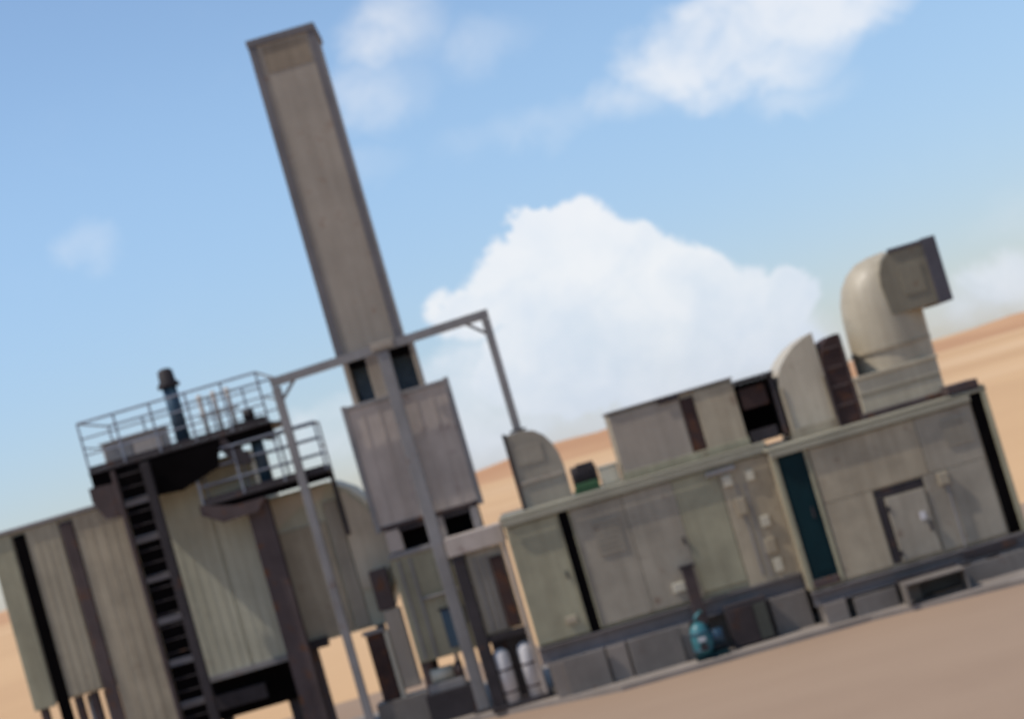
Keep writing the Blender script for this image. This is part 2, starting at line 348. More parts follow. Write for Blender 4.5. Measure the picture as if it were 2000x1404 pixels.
skid(e, xl, xr - .12, E0 - .10, E0 + D, zb - .003, [(xl + .35, .4), (X(38, E0), .45), (X(170, E0), .4), (X(300, E0), .4), (xr - .6, .4)], .74)
for (u0, u1) in ((-70, 15), (62, 165), (350, 425)): MB().pbox(u0, u1, -590, -664, E0 - .22, E0 - .16).build('skid_cover', 'skid', e)

# ================================================================== ROOF EQUIPMENT
zr = Z(-296, E0) + .064
def rz(v, Y): return max(Z(v, Y), zr)
# ventilation box
Yb = 1.1
t = thing('ventilation_box', 'beige grey box with a dark upright slot on the middle enclosure roof', 'ventilation box', (X(275, Yb), Yb + 1, zr))
x0, x1 = X(148, Yb), X(401, Yb); z1 = Z(-156, Yb)
MB().box(x0, x1, Yb + .05, Yb + 2.0, zr, z1).build('housing', 'beige', t)
MB().box(x0 + .004, X(290, Yb), Yb, Yb + .048, zr + .05, z1 - .04).build('side_panel', 'stack', t)
MB().box(X(320, Yb), x1 - .01, Yb, Yb + .048, zr + .05, z1 - .04).build('side_panel', 'beige', t)
MB().box(X(292, Yb), X(318, Yb), Yb + .01, Yb + .048, zr + .05, z1 - .12).build('slot', 'rustduct', t)
MB().box(x0 - .04, x1 + .03, Yb - .04, Yb + 2.04, z1 + .003, z1 + .05).build('lid', 'frame', t)
MB().box(X(250, Yb), X(292, Yb), Yb - .06, Yb - .043, z1 - .10, z1 + .02).build('lifting_lug', 'dark', t)
MB().box(x0 - .02, x1 + .01, Yb - .035, Yb - .003, zr + .01, zr + .18).build('base_flange', 'olive', t)
# dark louvred intake
Yi = 1.0
t = thing('air_intake', 'black hooded air intake with a brown baffle, right of the ventilation box', 'air intake', (X(440, Yi), Yi + 1, zr))
x0, x1 = X(406, Yi), X(480, Yi); z1 = Z(-162, Yi); zq = Z(-312, 0) + .06
zq = max(zq, zr)
MB().box(x0 + .03, x1 - .03, Yi + .5, Yi + 2, zq, z1 - .1).build('back_box', 'black', t)
MB().box(x0 - .02, x1 + .02, Yi - .1, Yi + 2.0, z1 - .09, z1).build('hood', 'dark', t)
MB().box(x0 + .04, X(462, Yi), Yi + .12, Yi + .18, Z(-222, Yi), Z(-180, Yi)).build('baffle', 'rustduct', t)
MB().box(x0 + .02, X(462, Yi), Yi + .08, Yi + .48, zq, Z(-266, Yi)).build('lower_grille', 'dark', t)
MB().box(x1 - .10, x1, Yi - .05, Yi + .49, zq, z1 - .094).build('side_post', 'dark', t)
a = MB(); [a.box(x0 + .05, x1 - .11, Yi + .2, Yi + .45, Z(-230 - 9 * i, Yi) - .02, Z(-230 - 9 * i, Yi)) for i in range(4)]; a.build('slats', 'black', t)
# cream curved hood
GZ = Z(-312, 0) + .054
Yh = .9
t = thing('curved_hood', 'pale cream hood with sloping curved top between air intake and dark rusty duct', 'ventilation hood', (X(535, Yh), Yh + .9, GZ))
pts = [(X(486, Yh), GZ)] + [(X(u, Yh), Z(v, Yh)) for u, v in ((486, -205), (490, -178), (500, -160), (516, -143), (536, -128), (558, -118), (578, -112), (578, -118))] + [(X(578, Yh), GZ)]
MB().prism(pts, Yh, Yh + 1.9).build('shell', 'hood', t)
for u in (488, 572): MB().pbox(u, u + 5, -200, -300, Yh - .03, Yh - .002).build('edge_flange', 'beige', t)
MB().box(X(486, Yh) - .03, X(578, Yh), Yh - .05, Yh - .032, GZ, GZ + .22).build('base_flange', 'beige', t)
# rusty duct
Yd = .7
t = thing('rusty_duct', 'dark rusty upright duct with rounded shoulder beside the large elbow duct', 'duct', (X(603, Yd), Yd + .8, GZ))
pts = [(X(581, Yd), GZ)] + [(X(u, Yd), Z(v, Yd)) for u, v in ((581, -180), (584, -158), (591, -142), (602, -132), (614, -128), (626, -128))] + [(X(626, Yd), GZ)]
MB().prism(pts, Yd, Yd + 1.5).build('casing', 'rustduct', t)
MB().pbox(578, 582, -185, -305, Yd - .04, Yd - .002).build('flange', 'brown', t)
MB().pbox(624, 629, -130, -305, Yd - .04, Yd - .002).build('flange', 'brown', t)
[MB().pbox(586, 620, -150 - 38 * i, -154 - 38 * i, Yd - .03, Yd - .002).build('stiffener', 'brown', t) for i in range(4)]
# large elbow duct
Yc = 1.5
t = thing('elbow_duct', 'large cream elbow duct turning right to a dark open mouth, on the right enclosure roof', 'duct', (X(716, Yc), Yc, GZ))
def P(u, v, Y=Yc): return (X(u, Y, v), Y, Z(v, Y))
# fine sweep of the elbow
def smooth(path, rads, n=5):
    P2, R2 = [], []
    V = [Vector(p) for p in path]
    for i in range(len(V) - 1):
        p0, p1, p2, p3 = V[max(i - 1, 0)], V[i], V[i + 1], V[min(i + 2, len(V) - 1)]
        for k in range(n):
            q = k / n; P2.append(.5 * ((2 * p1) + (p2 - p0) * q + (2 * p0 - 5 * p1 + 4 * p2 - p3) * q * q + (3 * p1 - p0 - 3 * p2 + p3) * q ** 3)); R2.append(rads[i] * (1 - q) + rads[i + 1] * q)
    P2.append(V[-1]); R2.append(rads[-1]); return P2, R2
sec = [(793, -306, 641, -306, .87), (795, -250, 640, -250, .87), (795, -190, 640, -190, .87), (796, -128, 641, -112, .87), (797, -125, 645, -80, .86), (797.6, -124.6, 655, -50, .85), (798.2, -124.3, 672, -26, .83),
       (799, -124, 694, -10, .80), (800, -123.7, 720, -3, .77), (802, -123.5, 752, 0, .74), (830, -123, 830, 0, .71), (856, -123, 856, 0, .70)]
a = MB(); bm = a.bm; SR = []
for (ui, vi, uo, vo, ry) in sec:
    I = Vector((X(ui, Yc, vi), Yc, max(GZ, Z(vi, Yc)))); O = Vector((X(uo, Yc, vo), Yc, max(GZ, Z(vo, Yc)))); c = (I + O) / 2; h = (O - I) / 2
    SR.append([bm.verts.new(c + h * math.cos(q * math.pi / 24) + Vector((0, ry * math.sin(q * math.pi / 24), 0))) for q in range(48)])
for i in range(len(SR) - 3):
    for k in range(48):
        f = bm.faces.new((SR[i][k], SR[i][(k + 1) % 48], SR[i + 1][(k + 1) % 48], SR[i + 1][k])); f.smooth = True
for r_ in SR[-2:]: bmesh.ops.delete(bm, geom=r_, context='VERTS')
a.build('duct_shell', 'duct', t)
xm = X(858, Yc - .88); zl, zh = Z(-124, Yc - .88), Z(0, Yc - .88)
pts = [(X(u, Yc - .88), Z(v, Yc - .88)) for u, v in ((740, -124), (735, -62), (740, -36), (750, -16), (766, -3), (790, 0), (834, 0), (834, -124))]
MB().prism(pts, Yc - .88, Yc + .80).build('mouth_section', 'ductbrown', t)
mf = MB(); x0m, x1m = X(834, Yc - .88) + .002, xm + .05
mf.box(x0m, x1m, Yc - .93, Yc - .78, zl - .04, zh + .04); mf.box(x0m, x1m, Yc + .70, Yc + .85, zl - .04, zh + .04)
mf.box(x0m, x1m, Yc - .779, Yc + .699, zl - .04, zl + .08); mf.box(x0m, x1m, Yc - .779, Yc + .699, zh - .08, zh + .04)
mf.build('mouth_flange', 'mouth', t)
MB().box(x0m, x0m + .02, Yc - .77, Yc + .69, zl + .085, zh - .085, 0).build('damper_blade', 'black', t)
MB().box(X(764, Yc - .88), x0m - .004, Yc - .92, Yc - .882, zh - .07, zh + .02).build('edge_angle', 'mouth', t)
MB().box(X(775, Yc - .88), X(820, Yc - .88), Yc - .90, Yc - .882, Z(-95, Yc - .88), Z(-38, Yc - .88)).build('access_plate', 'ductbrown', t)
def vring(z0, z1, r0, r1, x, name, m, parent, seg=40):
    a = MB(); bm = a.bm; R_ = []
    for (z, r) in ((z0, r0), (z0, r1), (z1, r1), (z1, r0)):
        R_.append([bm.verts.new((x + r * math.cos(k * 2 * math.pi / seg), Yc + r * math.sin(k * 2 * math.pi / seg), z)) for k in range(seg)])
    for i in range(4):
        for k in range(seg): bm.faces.new((R_[i][k], R_[i][(k + 1) % seg], R_[(i + 1) % 4][(k + 1) % seg], R_[(i + 1) % 4][k]))
    return a.build(name, m, parent)
xc = X(717, Yc, -240)
vring(Z(-185, Yc), Z(-180, Yc), .865, .92, xc, 'seam_flange', 'beige', t)
MB().box(X(631, Yc - .9), X(797, Yc - .9), Yc - .9, Yc + .9, GZ + .002, Z(-222, Yc - .9), .03).build('plenum_box', 'duct', t)
MB().box(X(626, Yc - .9), X(802, Yc - .9), Yc - .95, Yc - .903, GZ + .002, GZ + .13).build('base_flange', 'brown', t)
MB().box(X(628, Yc - .9), X(800, Yc - .9), Yc - .94, Yc - .903, Z(-228, Yc - .9), Z(-221, Yc - .9)).build('top_flange', 'duct', t)
MB().box(X(634, Yc - .9), X(795, Yc - .9), Yc - .915, Yc - .903, Z(-262, Yc - .9), Z(-257, Yc - .9), .003).build('seam_flange', 'ductbrown', t)
# vent hood under the gantry's right post
Yv = 1.6
t = thing('vent_hood', 'small grey quarter round vent hood under the right gantry post', 'ventilation hood', (X(-5, Yv), Yv + .7, zr))
pts = [(X(-58, Yv), zr)] + [(X(u, Yv), Z(v, Yv)) for u, v in ((-58, -140), (-20, -138), (2, -145), (18, -158), (30, -178), (37, -200), (40, -225))] + [(X(40, Yv), zr)]
MB().prism(pts, Yv, Yv + 1.4).build('shell', 'olive2', t)
MB().pbox(-61, -54, -136, -290, Yv - .04, Yv - .002).build('edge_flange', 'dark', t)
MB().pbox(-52, 36, -236, -242, Yv - .03, Yv - .002).build('seam', 'stack', t)
MB().pbox(-44, 8, -168, -205, Yv - .02, Yv - .002).build('hatch', 'olive2', t)
# green pump motor on the roof
Ym = 1.3
t = thing('fan_motor', 'small dark green motor on the middle enclosure roof beside the vent hood', 'motor', (X(72, Ym), Ym + .3, zr))
zc = zr + .34
MB().tube([(X(48, Ym), Ym + .35, zc), (X(92, Ym), Ym + .35, zc)], .26, 22).build('casing', 'dark', t)
a = MB(); [a.tube([(X(52 + 6 * i, Ym), Ym + .35, zc), (X(52 + 6 * i, Ym) + .02, Ym + .35, zc)], .29, 22) for i in range(6)]; a.build('cooling_fins', 'dark', t)
MB().tube([(X(92, Ym), Ym + .35, zc), (X(99, Ym), Ym + .35, zc)], [.28, .2], 22).build('end_bell', 'dark', t)
MB().box(X(46, Ym), X(98, Ym), Ym, Ym + .7, zr + .001, zr + .1).build('mounting_foot', 'green', t)
MB().box(X(62, Ym), X(96, Ym), Ym + .1, Ym + .7, zc + .1, zc + .30).build('cowl', 'dark', t)
MB().box(X(50, Ym), X(96, Ym), Ym - .02, Ym + .08, zr + .102, zr + .22).build('guard', 'green', t)
tag(MB().box(X(103, 1.4), X(140, 1.4), 1.4, 2.1, zr + .001, zr + .42).box(X(101, 1.4), X(142, 1.4), 1.38, 2.12, zr + .421, zr + .46).box(X(108, 1.4), X(135, 1.4), 1.385, 1.399, zr + .06, zr + .36).build('junction_box', 'cream', None, (X(120, 1.4), 1.75, zr)), 'low cream junction box on the roof between green motor and ventilation box', 'junction box')

# ================================================================== EXHAUST STACK
S0 = 2.9
t = thing('exhaust_stack', 'tall square grey brown chimney stack rising above the plant', 'chimney', (X(-258, S0), S0 + 1, PAD))
x0, x1 = X(-325, S0, 400), X(-194, S0, 400); zt = Z(738, S0); zn = Z(98, S0); DD = x1 - x0
bm_ = MB(); lean = .0
sh = bm_
w = .03
for (a0, a1, b0, b1) in ((x0, x1, S0, S0 + w), (x0, x1, S0 + DD - w, S0 + DD), (x0, x0 + w, S0 + w, S0 + DD - w), (x1 - w, x1, S0 + w, S0 + DD - w)): sh.box(a0, a1, b0, b1, zn, zt, 0)
shaft = sh.build('shaft', 'stack', t)
for xa in (x0 - .03, x1 - .16):
    MB().box(xa, xa + .19, S0 - .03, S0 - .002, zn, zt - .155, .006).build('corner_angle', 'angle', t)
a = MB()
for (a0, a1, b0, b1) in ((x0 - .05, x1 + .05, S0 - .05, S0 - .002), (x0 - .05, x1 + .05, S0 + DD + .002, S0 + DD + .05)): a.box(a0, a1, b0, b1, zt - .15, zt + .03)
for (a0, a1) in ((x0 - .05, x0 - .002), (x1 + .002, x1 + .05)): a.box(a0, a1, S0 - .001, S0 + DD + .001, zt - .15, zt + .03)
a.build('top_flange', 'angle', t)
MB().box(x0 + .28, x1 - .22, S0 - .012, S0 - .002, zt - .85, zt - .22, .003).build('patch_plate', mat('ochre stained plate', (.25, .195, .135), .7, .25, .4, .3), t)
# open neck with two dark windows
zb0 = Z(2, S0)
for (u0, u1) in ((-322, -311), (-276, -234), (-186, -178)):
    MB().pbox(u0, u1, 1, 97, S0, S0 + .9).build('neck_post', 'stack', t)
MB().box(X(-310, S0), X(-187, S0), S0 + .5, S0 + DD, zb0, zn - .003).build('neck_lining', 'bluepipe', t)
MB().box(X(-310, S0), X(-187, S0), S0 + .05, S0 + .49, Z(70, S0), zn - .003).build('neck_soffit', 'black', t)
MB().box(X(-322, S0), X(-178, S0), S0 - .04, S0 - .004, Z(88, S0), Z(100, S0)).build('neck_band', 'brown', t)
# silencer box
x0, x1 = X(-346, S0 - .3), X(-134, S0 - .3); z1 = Z(1, S0 - .3); z0 = Z(-252, S0 - .3); Q = S0 - .3
MB().box(x0 + .05, x1 - .05, Q + .05, Q + 2.4, z0, z1).build('silencer_box', 'sil', t)
MB().box(x0, X(-243, Q), Q, Q + .048, z0 + .02, z1 - .02, .015).build('front_panel', 'sil', t)
MB().box(X(-239, Q), x1, Q, Q + .048, z0 + .02, z1 - .02, .015).build('front_panel', 'sil', t)
for xa in (x0 - .04, x1 - .08): MB().box(xa, xa + .12, Q - .04, Q - .002, z0 - .02, z1 + .03).build('corner_angle', 'frame', t)
for (za, m_) in ((z0, 'brown'), (z1 - .1, 'frame')): MB().box(x0 + .085, x1 - .085, Q - .035, Q - .002, za, za + .1).build('flange', m_, t)
for u in (-312, -280, -205, -172): MB().pbox(u, u + 3, -20, -235, Q - .012, Q - .002, .004).build('stiffener', 'sil', t)
# plenum under the silencer with two black openings
pz = Z(-300, Q)
MB().box(X(-330, Q), X(-150, Q), Q + .30, Q + 2.2, pz, z0 - .003).build('plenum', 'black', t)
for (u0, u1) in ((-334, -304), (-250, -216), (-162, -146)): MB().pbox(u0, u1, -254, -298, Q, Q + .28).build('plenum_post', 'sil', t)
for u in (-306, -216): MB().pbox(u, u + 56, -255, -262, Q - .03, Q + .2).build('opening_lintel', 'dark', t)
# lower body
lz = Z(-520, Q)
MB().box(X(-338, Q), X(-150, Q), Q + .02, Q + 2.3, lz, pz - .003).build('lower_body', 'olive', t)
MB().pbox(-340, -148, -300, -310, Q - .05, Q + .018).build('flange', 'frame', t)
MB().pbox(-272, -246, -432, -508, Q - .02, Q + .018).build('inspection_window', 'bluepipe', t)
MB().pbox(-276, -242, -428, -432, Q - .04, Q + .018).build('window_lintel', 'dark', t)
for (u0, u1) in ((-338, -318), (-176, -156)):
    MB().box(X(u0, Q), X(u1, Q), Q + .1, Q + .4, PAD, lz - .003).build('leg', 'brown', t)
    MB().box(X(u0, Q), X(u1, Q), Q + 1.9, Q + 2.2, PAD, lz - .003).build('leg', 'brown', t)

for u in (-322, -300, -160): MB().tube([(X(u, Q), Q - .06, Z(-315, Q)), (X(u, Q), Q - .06, Z(-515, Q))], .03, 8).build('conduit', 'frame', t)
MB().tube([(X(-300, Q), Q - .06, Z(-400, Q)), (X(-160, Q), Q - .06, Z(-400, Q))], .03, 8).build('conduit', 'frame', t)
# ================================================================== GANTRY
K = 2.2
zg = PAD
def pt(x, y, Y): u, v = uv(x, y); return Vector((X(u, Y, v), Y, Z(v, Y)))
t = thing('steel_gantry', 'tall grey goalpost gantry standing in front of the chimney stack', 'gantry', (X(-238, K), K, 0.004))
c1 = pt(537, 746, K); c2 = pt(945, 614, K)
MB().bar(c1 + Vector((-.1, 0, 0)), c2 + Vector((.1, 0, 0)), .2, .2).build('beam', 'frame', t)
b = pt(1022, 838, K)
MB().box(c2.x - .09, c2.x + .10, K - .1, K + .1, Z(-138, Yv) + .06, c2.z - .12, .01).build('post', 'frame', t)
MB().box(c2.x - .18, c2.x + .2, K - .2, K + .2, Z(-138, Yv) + .01, Z(-138, Yv) + .058, .005).build('base_plate', 'dark', t)
MB().box(c1.x - .10, c1.x + .09, K - .1, K + .1, PAD + .05, c1.z - .12, .01).build('post', 'frame', t)
MB().box(c1.x - .18, c1.x + .18, K - .2, K + .2, PAD + .002, PAD + .048, .005).build('base_plate', 'dark', t)
xc_ = X(-240, K)
MB().box(xc_ - .14, xc_ + .14, K - .12, K + .12, PAD + .05, c1.z + (c2.z - c1.z) * .5 - .12, .01).build('post', 'frame', t)
MB().box(xc_ - .24, xc_ + .24, K - .22, K + .22, PAD + .002, PAD + .048, .005).build('base_plate', 'dark', t)
MB().box(xc_ - .22, xc_ + .30, K - .16, K + .16, Z(90, K), Z(104, K)).build('bracket', 'stack', t)
for (cx, sg) in ((c1.x, 1), (c2.x, -1)):
    z = c1.z if sg > 0 else c2.z
    MB().bar((cx + sg * .05, K, z - .45), (cx + sg * .45, K, z - .08 + sg * .02), .07).build('knee_brace', 'frame', t)

# ================================================================== FILTER HOUSES (left)
F0 = 3.4
def ribs(parent, u0, u1, v0, v1, Y, step, m):
    a = MB(); u = u0
    while u < u1: a.pbox(u, u + 2, v0, v1, Y - .007, Y - .002, .002); u += step * 1.5
    a.build('cladding_ribs', m, parent)
t = thing('filter_house', 'tall grey clad air filter house on legs at the far left edge', 'filter house', (X(-960, F0), F0 + 1.5, 0.004), 'air filter houses of the plant')
MB().box(X(-1084, F0), X(-812, F0), F0 + .05, F0 + 3, Z(-395, F0), Z(-48, F0)).build('housing', 'house', t)
for (u0, u1, v1, m_) in ((-1084, -1040, -400, 'olive'), (-1012, -945, -392, 'house'), (-916, -812, -520, 'beige')):
    MB().pbox(u0, u1, -53, v1, F0, F0 + .047).build('cladding_panel', m_, t)
for (u0, u1, m_) in ((-1038, -1014, 'black'), (-943, -918, 'brown')):
    MB().pbox(u0, u1, -60, -560, F0 - .03, F0 + .046).build('upright_channel', m_, t)
MB().pbox(-1087, -810, -44, -52, F0 - .06, F0 + 3).build('roof_edge', 'frame', t)
for u in (-1070, -1000, -968, -930, -850):
    MB().box(X(u, F0) - .09, X(u, F0) + .09, F0 + .1, F0 + .3, .004, Z(-396, F0) - .003).build('leg', 'brown', t)
MB().box(X(-905, F0), X(-812, F0), F0 + .5, F0 + 3, Z(-520, F0), Z(-396, F0)).build('hopper', 'house', t)
for u in (-985, -950): MB().tube([(X(u, F0), F0 + .6, .01), (X(u, F0), F0 + .6, Z(-400, F0))], .11, 14).build('drain_pipe', 'white', t)
ribs(t, -1008, -948, -58, -388, F0, 11, 'house'); ribs(t, -905, -820, -58, -500, F0, 14, 'beige')

t = thing('filter_house', 'grey ribbed filter house with dark hopper, behind the ladder and below the upper platform', 'filter house', (X(-660, F0), F0 + 1.5, 0.004), 'air filter houses of the plant')
MB().box(X(-760, F0), X(-548, F0), F0 + .05, F0 + 3, Z(-440, F0), Z(-25, F0)).build('housing', 'midhouse', t)
MB().pbox(-758, -652, -30, -440, F0, F0 + .047).build('cladding_panel', 'midhouse', t)
MB().pbox(-648, -575, -30, -438, F0, F0 + .047).build('cladding_panel', 'midhouse', t)
ribs(t, -748, -585, -40, -425, F0, 13, 'midhouse')
MB().pbox(-762, -573, -430, -442, F0 - .06, F0 - .035).build('bottom_flange', 'frame', t)
MB().box(X(-745, F0), X(-570, F0), F0 + .3, F0 + 2.8, Z(-520, F0), Z(-440, F0) - .004).build('hopper', 'black', t)
for u in (-735, -600):
    MB().box(X(u, F0) - .12, X(u, F0) + .12, F0 + .5, F0 + .74, .004, Z(-520, F0) - .003).build('leg', 'dark', t)
MB().pbox(-745, -640, -470, -500, F0 + .1, F0 + .28).build('hopper_door', 'dark', t)

t = thing('filter_house', 'grey filter house under the lower platform, right of the brown column, with sloping shoulder', 'filter house', (X(-470, F0), F0 + 1.5, 0.004), 'air filter houses of the plant')
pts = [(X(u, F0), Z(v, F0)) for u, v in ((-540, -425), (-540, -128), (-415, -128), (-383, -150), (-350, -195), (-322, -255), (-318, -300), (-378, -425))]
MB().prism(pts, F0 + .05, F0 + 2.8).build('housing', 'midhouse', t)
pts = [(X(u, F0), Z(v, F0)) for u, v in ((-536, -134), (-420, -134), (-436, -158), (-480, -160), (-536, -190))]
MB().prism(pts, F0 + .0, F0 + .048).build('lit_shoulder', 'hood', t)  # paler colour paints the sunlit wedge on the shoulder
MB().pbox(-536, -440, -200, -418, F0, F0 + .047).build('cladding_panel', 'beige', t)
pts = [(X(u, F0), Z(v, F0)) for u, v in ((-405, -150), (-388, -156), (-356, -200), (-328, -258), (-326, -298), (-360, -350), (-405, -350))]
MB().prism(pts, F0, F0 + .048).build('lit_shoulder', 'hood', t)  # sunlit slope put in as pale colour here too
MB().pbox(-436, -408, -165, -420, F0 - .02, F0 + .047).build('corner_channel', 'olive2', t)
for u in (-535, -395):
    MB().box(X(u, F0) - .1, X(u, F0) + .1, F0 + .4, F0 + .6, .004, Z(-425, F0) - .003).build('leg', 'brown', t)
MB().pbox(-570, -498, -418, -436, F0 - .2, F0 - .01).build('sill_bracket', 'dark', t)
# brown service column between filter house and stack (two steps)
t = thing('cable_riser', 'narrow stepped brown cable riser on a skid, left of the chimney stack base', 'cable riser', (X(-385, 2.9), 3.0, PAD))
MB().pbox(-386, -352, -320, -400, 2.9, 3.2).build('riser_box', 'brown', t)
MB().pbox(-380, -346, -402, -560, 2.9, 3.2).build('riser_duct', 'stack', t)
MB().pbox(-426, -392, -440, -572, 2.9, 3.2).build('side_duct', 'rustduct', t)
MB().pbox(-432, -388, -432, -439, 2.86, 3.24).build('cap', 'frame', t)
MB().pbox(-390, -382, -440, -576, 2.88, 3.2).build('pale_trim', 'cream', t)
MB().box(X(-440, 2.9), X(-335, 2.9), 2.8, 3.5, PAD + .002, Z(-574, 2.9)).build('foot_skid', 'skid', t)

# ================================================================== PLATFORMS
def rail(parent, xs, xe, Y, zd, h, n, m='galv'):
    for i in range(n + 1):
        x = xs + (xe - xs) * i / n
        MB().tube([(x, Y, zd), (x, Y, zd + h)], .026, 8).build('post', m, parent)
    MB().tube([(xs, Y, zd + h), (xe, Y, zd + h)], .028, 8).build('top_rail', m, parent)
    for k in (.35, .68): MB().tube([(xs, Y, zd + h * k), (xe, Y, zd + h * k)], .020, 8).build('mid_rail', m, parent)
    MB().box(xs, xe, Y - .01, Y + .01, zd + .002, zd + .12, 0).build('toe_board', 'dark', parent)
PY = 2.3
def platform(label, u0, u1, vd, vr, name, depth, cols, nose):
    t = thing('access_platform', label, 'platform', (X((u0 + u1) / 2, PY), PY + depth / 2, 0.004), 'raised access platforms')
    xs, xe = X(u0, PY), X(u1, PY); zd = Z(vd, PY); h = Z(vr, PY) - zd
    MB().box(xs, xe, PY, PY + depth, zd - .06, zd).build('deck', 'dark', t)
    MB().beamx(xs, xe, PY, zd - .06 - nose, nose - .004, .16).build('edge_beam', 'black', t)  # black puts the shade below the deck into the beam colour
    for i in range(5):
        x = xs + (xe - xs) * (i + .5) / 5; MB().box(x - .05, x + .05, PY + .17, PY + depth - .05, zd - .064 - nose * .8, zd - .064, 0).build('joist', 'dark', t)
    n = max(3, int((xe - xs) / .8))
    rail(t, xs + .03, xe - .03, PY + .03, zd + .001, h, n)
    rail(t, xs + .03, xe - .03, PY + depth - .05, zd + .001, h, n)
    for x in (xs + .03, xe - .03):
        MB().tube([(x, PY + .06, zd + h), (x, PY + depth - .08, zd + h)], .026, 8).build('end_rail', 'galv', t)
        MB().tube([(x, PY + .06, zd + h * .5), (x, PY + depth - .08, zd + h * .5)], .02, 8).build('end_rail', 'galv', t)
    return t, xs, xe, zd
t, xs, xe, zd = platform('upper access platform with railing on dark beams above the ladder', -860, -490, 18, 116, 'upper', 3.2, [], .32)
# corner bracket, black plate painting in the shade under the deck, knee plate
MB().prism([(X(u, PY), Z(v, PY)) for u, v in ((-868, -12), (-868, -40), (-850, -78), (-822, -80), (-800, -50), (-790, -16))], PY - .02, PY + .5).build('corner_bracket', 'brown', t)
MB().prism([(X(u, PY), Z(v, PY)) for u, v in ((-788, 8), (-784, -44), (-740, -62), (-690, -66), (-610, -42), (-596, 8))], PY - .03, PY - .002).build('soffit_shade', 'black', t)
MB().prism([(X(u, PY), Z(v, PY)) for u, v in ((-596, 10), (-596, -16), (-575, -50), (-545, -52), (-548, -30), (-575, -10), (-585, 12))], PY + .01, PY + .2).build('knee_plate', 'dark', t)
# equipment cabinets on the deck behind the railing
for (u0, u1, vt, m_) in ((-800, -740, 70, 'sil'), (-735, -690, 55, 'frame'), (-610, -560, 84, 'galv')):
    pass
t2 = thing('deck_cabinet', 'low violet grey cabinet behind the railing on the upper platform', 'cabinet', (X(-770, 3.4), 3.6, zd))
MB().box(X(-822, 3.4), X(-700, 3.4), 3.4, 4.2, zd + .002, Z(62, 3.4)).build('case', 'sil', t2)
MB().box(X(-818, 3.4), X(-764, 3.4), 3.37, 3.398, zd + .05, Z(56, 3.4)).build('door', 'frame', t2)
MB().box(X(-760, 3.4), X(-704, 3.4), 3.37, 3.398, zd + .05, Z(56, 3.4)).build('door', 'sil', t2)
MB().box(X(-826, 3.4), X(-696, 3.4), 3.35, 4.25, Z(62, 3.4) + .003, Z(66, 3.4)).build('lid', 'frame', t2)
ca = MB()
t3 = thing('deck_cabinet', 'slim open pipe rack with three uprights at the right end of the upper platform', 'pipe rack', (X(-550, 3.6), 3.6, zd))
t3.name = 'pipe_rack'
for u in (-612, -584, -556): MB().tube([(X(u, 3.6), 3.6, zd + .002), (X(u, 3.6), 3.6, Z(104, 3.6))], .05, 12).build('pipe', 'sil', t3)
for v in (58, 92): MB().box(X(-620, 3.6), X(-540, 3.6), 3.5, 3.54, Z(v, 3.6), Z(v + 5, 3.6)).build('crossbar', 'frame', t3)
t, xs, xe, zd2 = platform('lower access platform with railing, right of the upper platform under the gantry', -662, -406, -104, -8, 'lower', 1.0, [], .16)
MB().prism([(X(u, PY), Z(v, PY)) for u, v in ((-668, -104), (-668, -124), (-630, -148), (-560, -146), (-540, -124), (-540, -122), (-600, -122))], PY - .05, PY - .003).build('gusset', 'brown', t)
xq = X(-562, PY)
MB().beamv(xq, PY + .18, PAD if False else .004, zd2 - .24, .52, .34).build('column', 'brown', t)
MB().box(xq - .24, xq + .24, PY + .23, PY + .26, .05, zd2 - .26, 0).build('column_cover', 'brown', t)
MB().box(xq - .4, xq + .4, PY - .02, PY + .7, .004, .05).build('base_plate', 'dark', t)
xq2 = X(-410, PY)
MB().box(xq2 - .05, xq2 + .05, PY + .8, PY + .9, zd2 - 1.6, zd2 - .065).build('hanger', 'dark', t)

# ladder
LY = 2.0
t = thing('access_ladder', 'tall dark steel ladder rising to the upper platform at left', 'ladder', (X(-790, LY), LY, 0.004))
xa, xb = X(-815, LY), X(-758, LY); zT = Z(8, LY)
MB().box(xa - .05, xa + .04, LY, LY + .14, .004, zT).build('stringer', 'brown', t)
MB().box(xb - .02, xb + .18, LY, LY + .22, .004, zT).build('stringer', 'dark', t)
MB().box(xa + .045, xb - .025, LY + .17, LY + .19, .5, zT - .1, 0).build('back_sheet', 'black', t)
k = 0; z = .35
while z < zT - .1:
    MB().tube([(xa + .04, LY + .08, z), (xb - .02, LY + .08, z)], .014 , 8).build('rung', 'dark', t)
    z += .30
z = Z(-30, LY); 
for v in (-60, -135, -215, -300, -385, -470):
    MB().box(xa + .042, xb - .022, LY + .10, LY + .15, Z(v - 7, LY), Z(v + 7, LY)).build('brace_plate', 'angle', t)

# vent pipes
def vpipe(u, v0, v1, Y, r, label, cap):
    t = thing('vent_pipe', label, 'vent pipe', (X(u, Y), Y, Z(v0, Y)), 'dark blue vent pipes at the platforms')
    x = X(u, Y, v1); z0, z1 = Z(v0, Y), Z(v1, Y)
    MB().tube([(x, Y, z0), (x, Y, z1 - .3)], r, 18).build('pipe', 'bluepipe', t)
    MB().tube([(x, Y, z0 + .002), (x, Y, z0 + .04)], r * 1.5, 18).build('base_flange', 'dark', t)
    if cap:
        MB().tube([(x, Y, z1 - .45), (x, Y, z1 - .40), (x, Y, z1 - .30), (x, Y, z1 - .06), (x, Y, z1)], [r * 1.55, r * 1.6, r * 1.15, r * 1.05, r * .6], 18).build('cap', 'dark', t)
    else:
        MB().box(x - .5, x + .34, Y - .1, Y + .1, z1 - .31, z1 - .21).build('cross_arm', 'dark', t)
        MB().tube([(x, Y, z1 - .2), (x, Y, z1 + .02)], r * .9, 18).build('cap', 'dark', t)
vpipe(-658, 19, 172, 2.9, .17, 'dark blue vent pipe with conical cap standing on the upper platform', True)
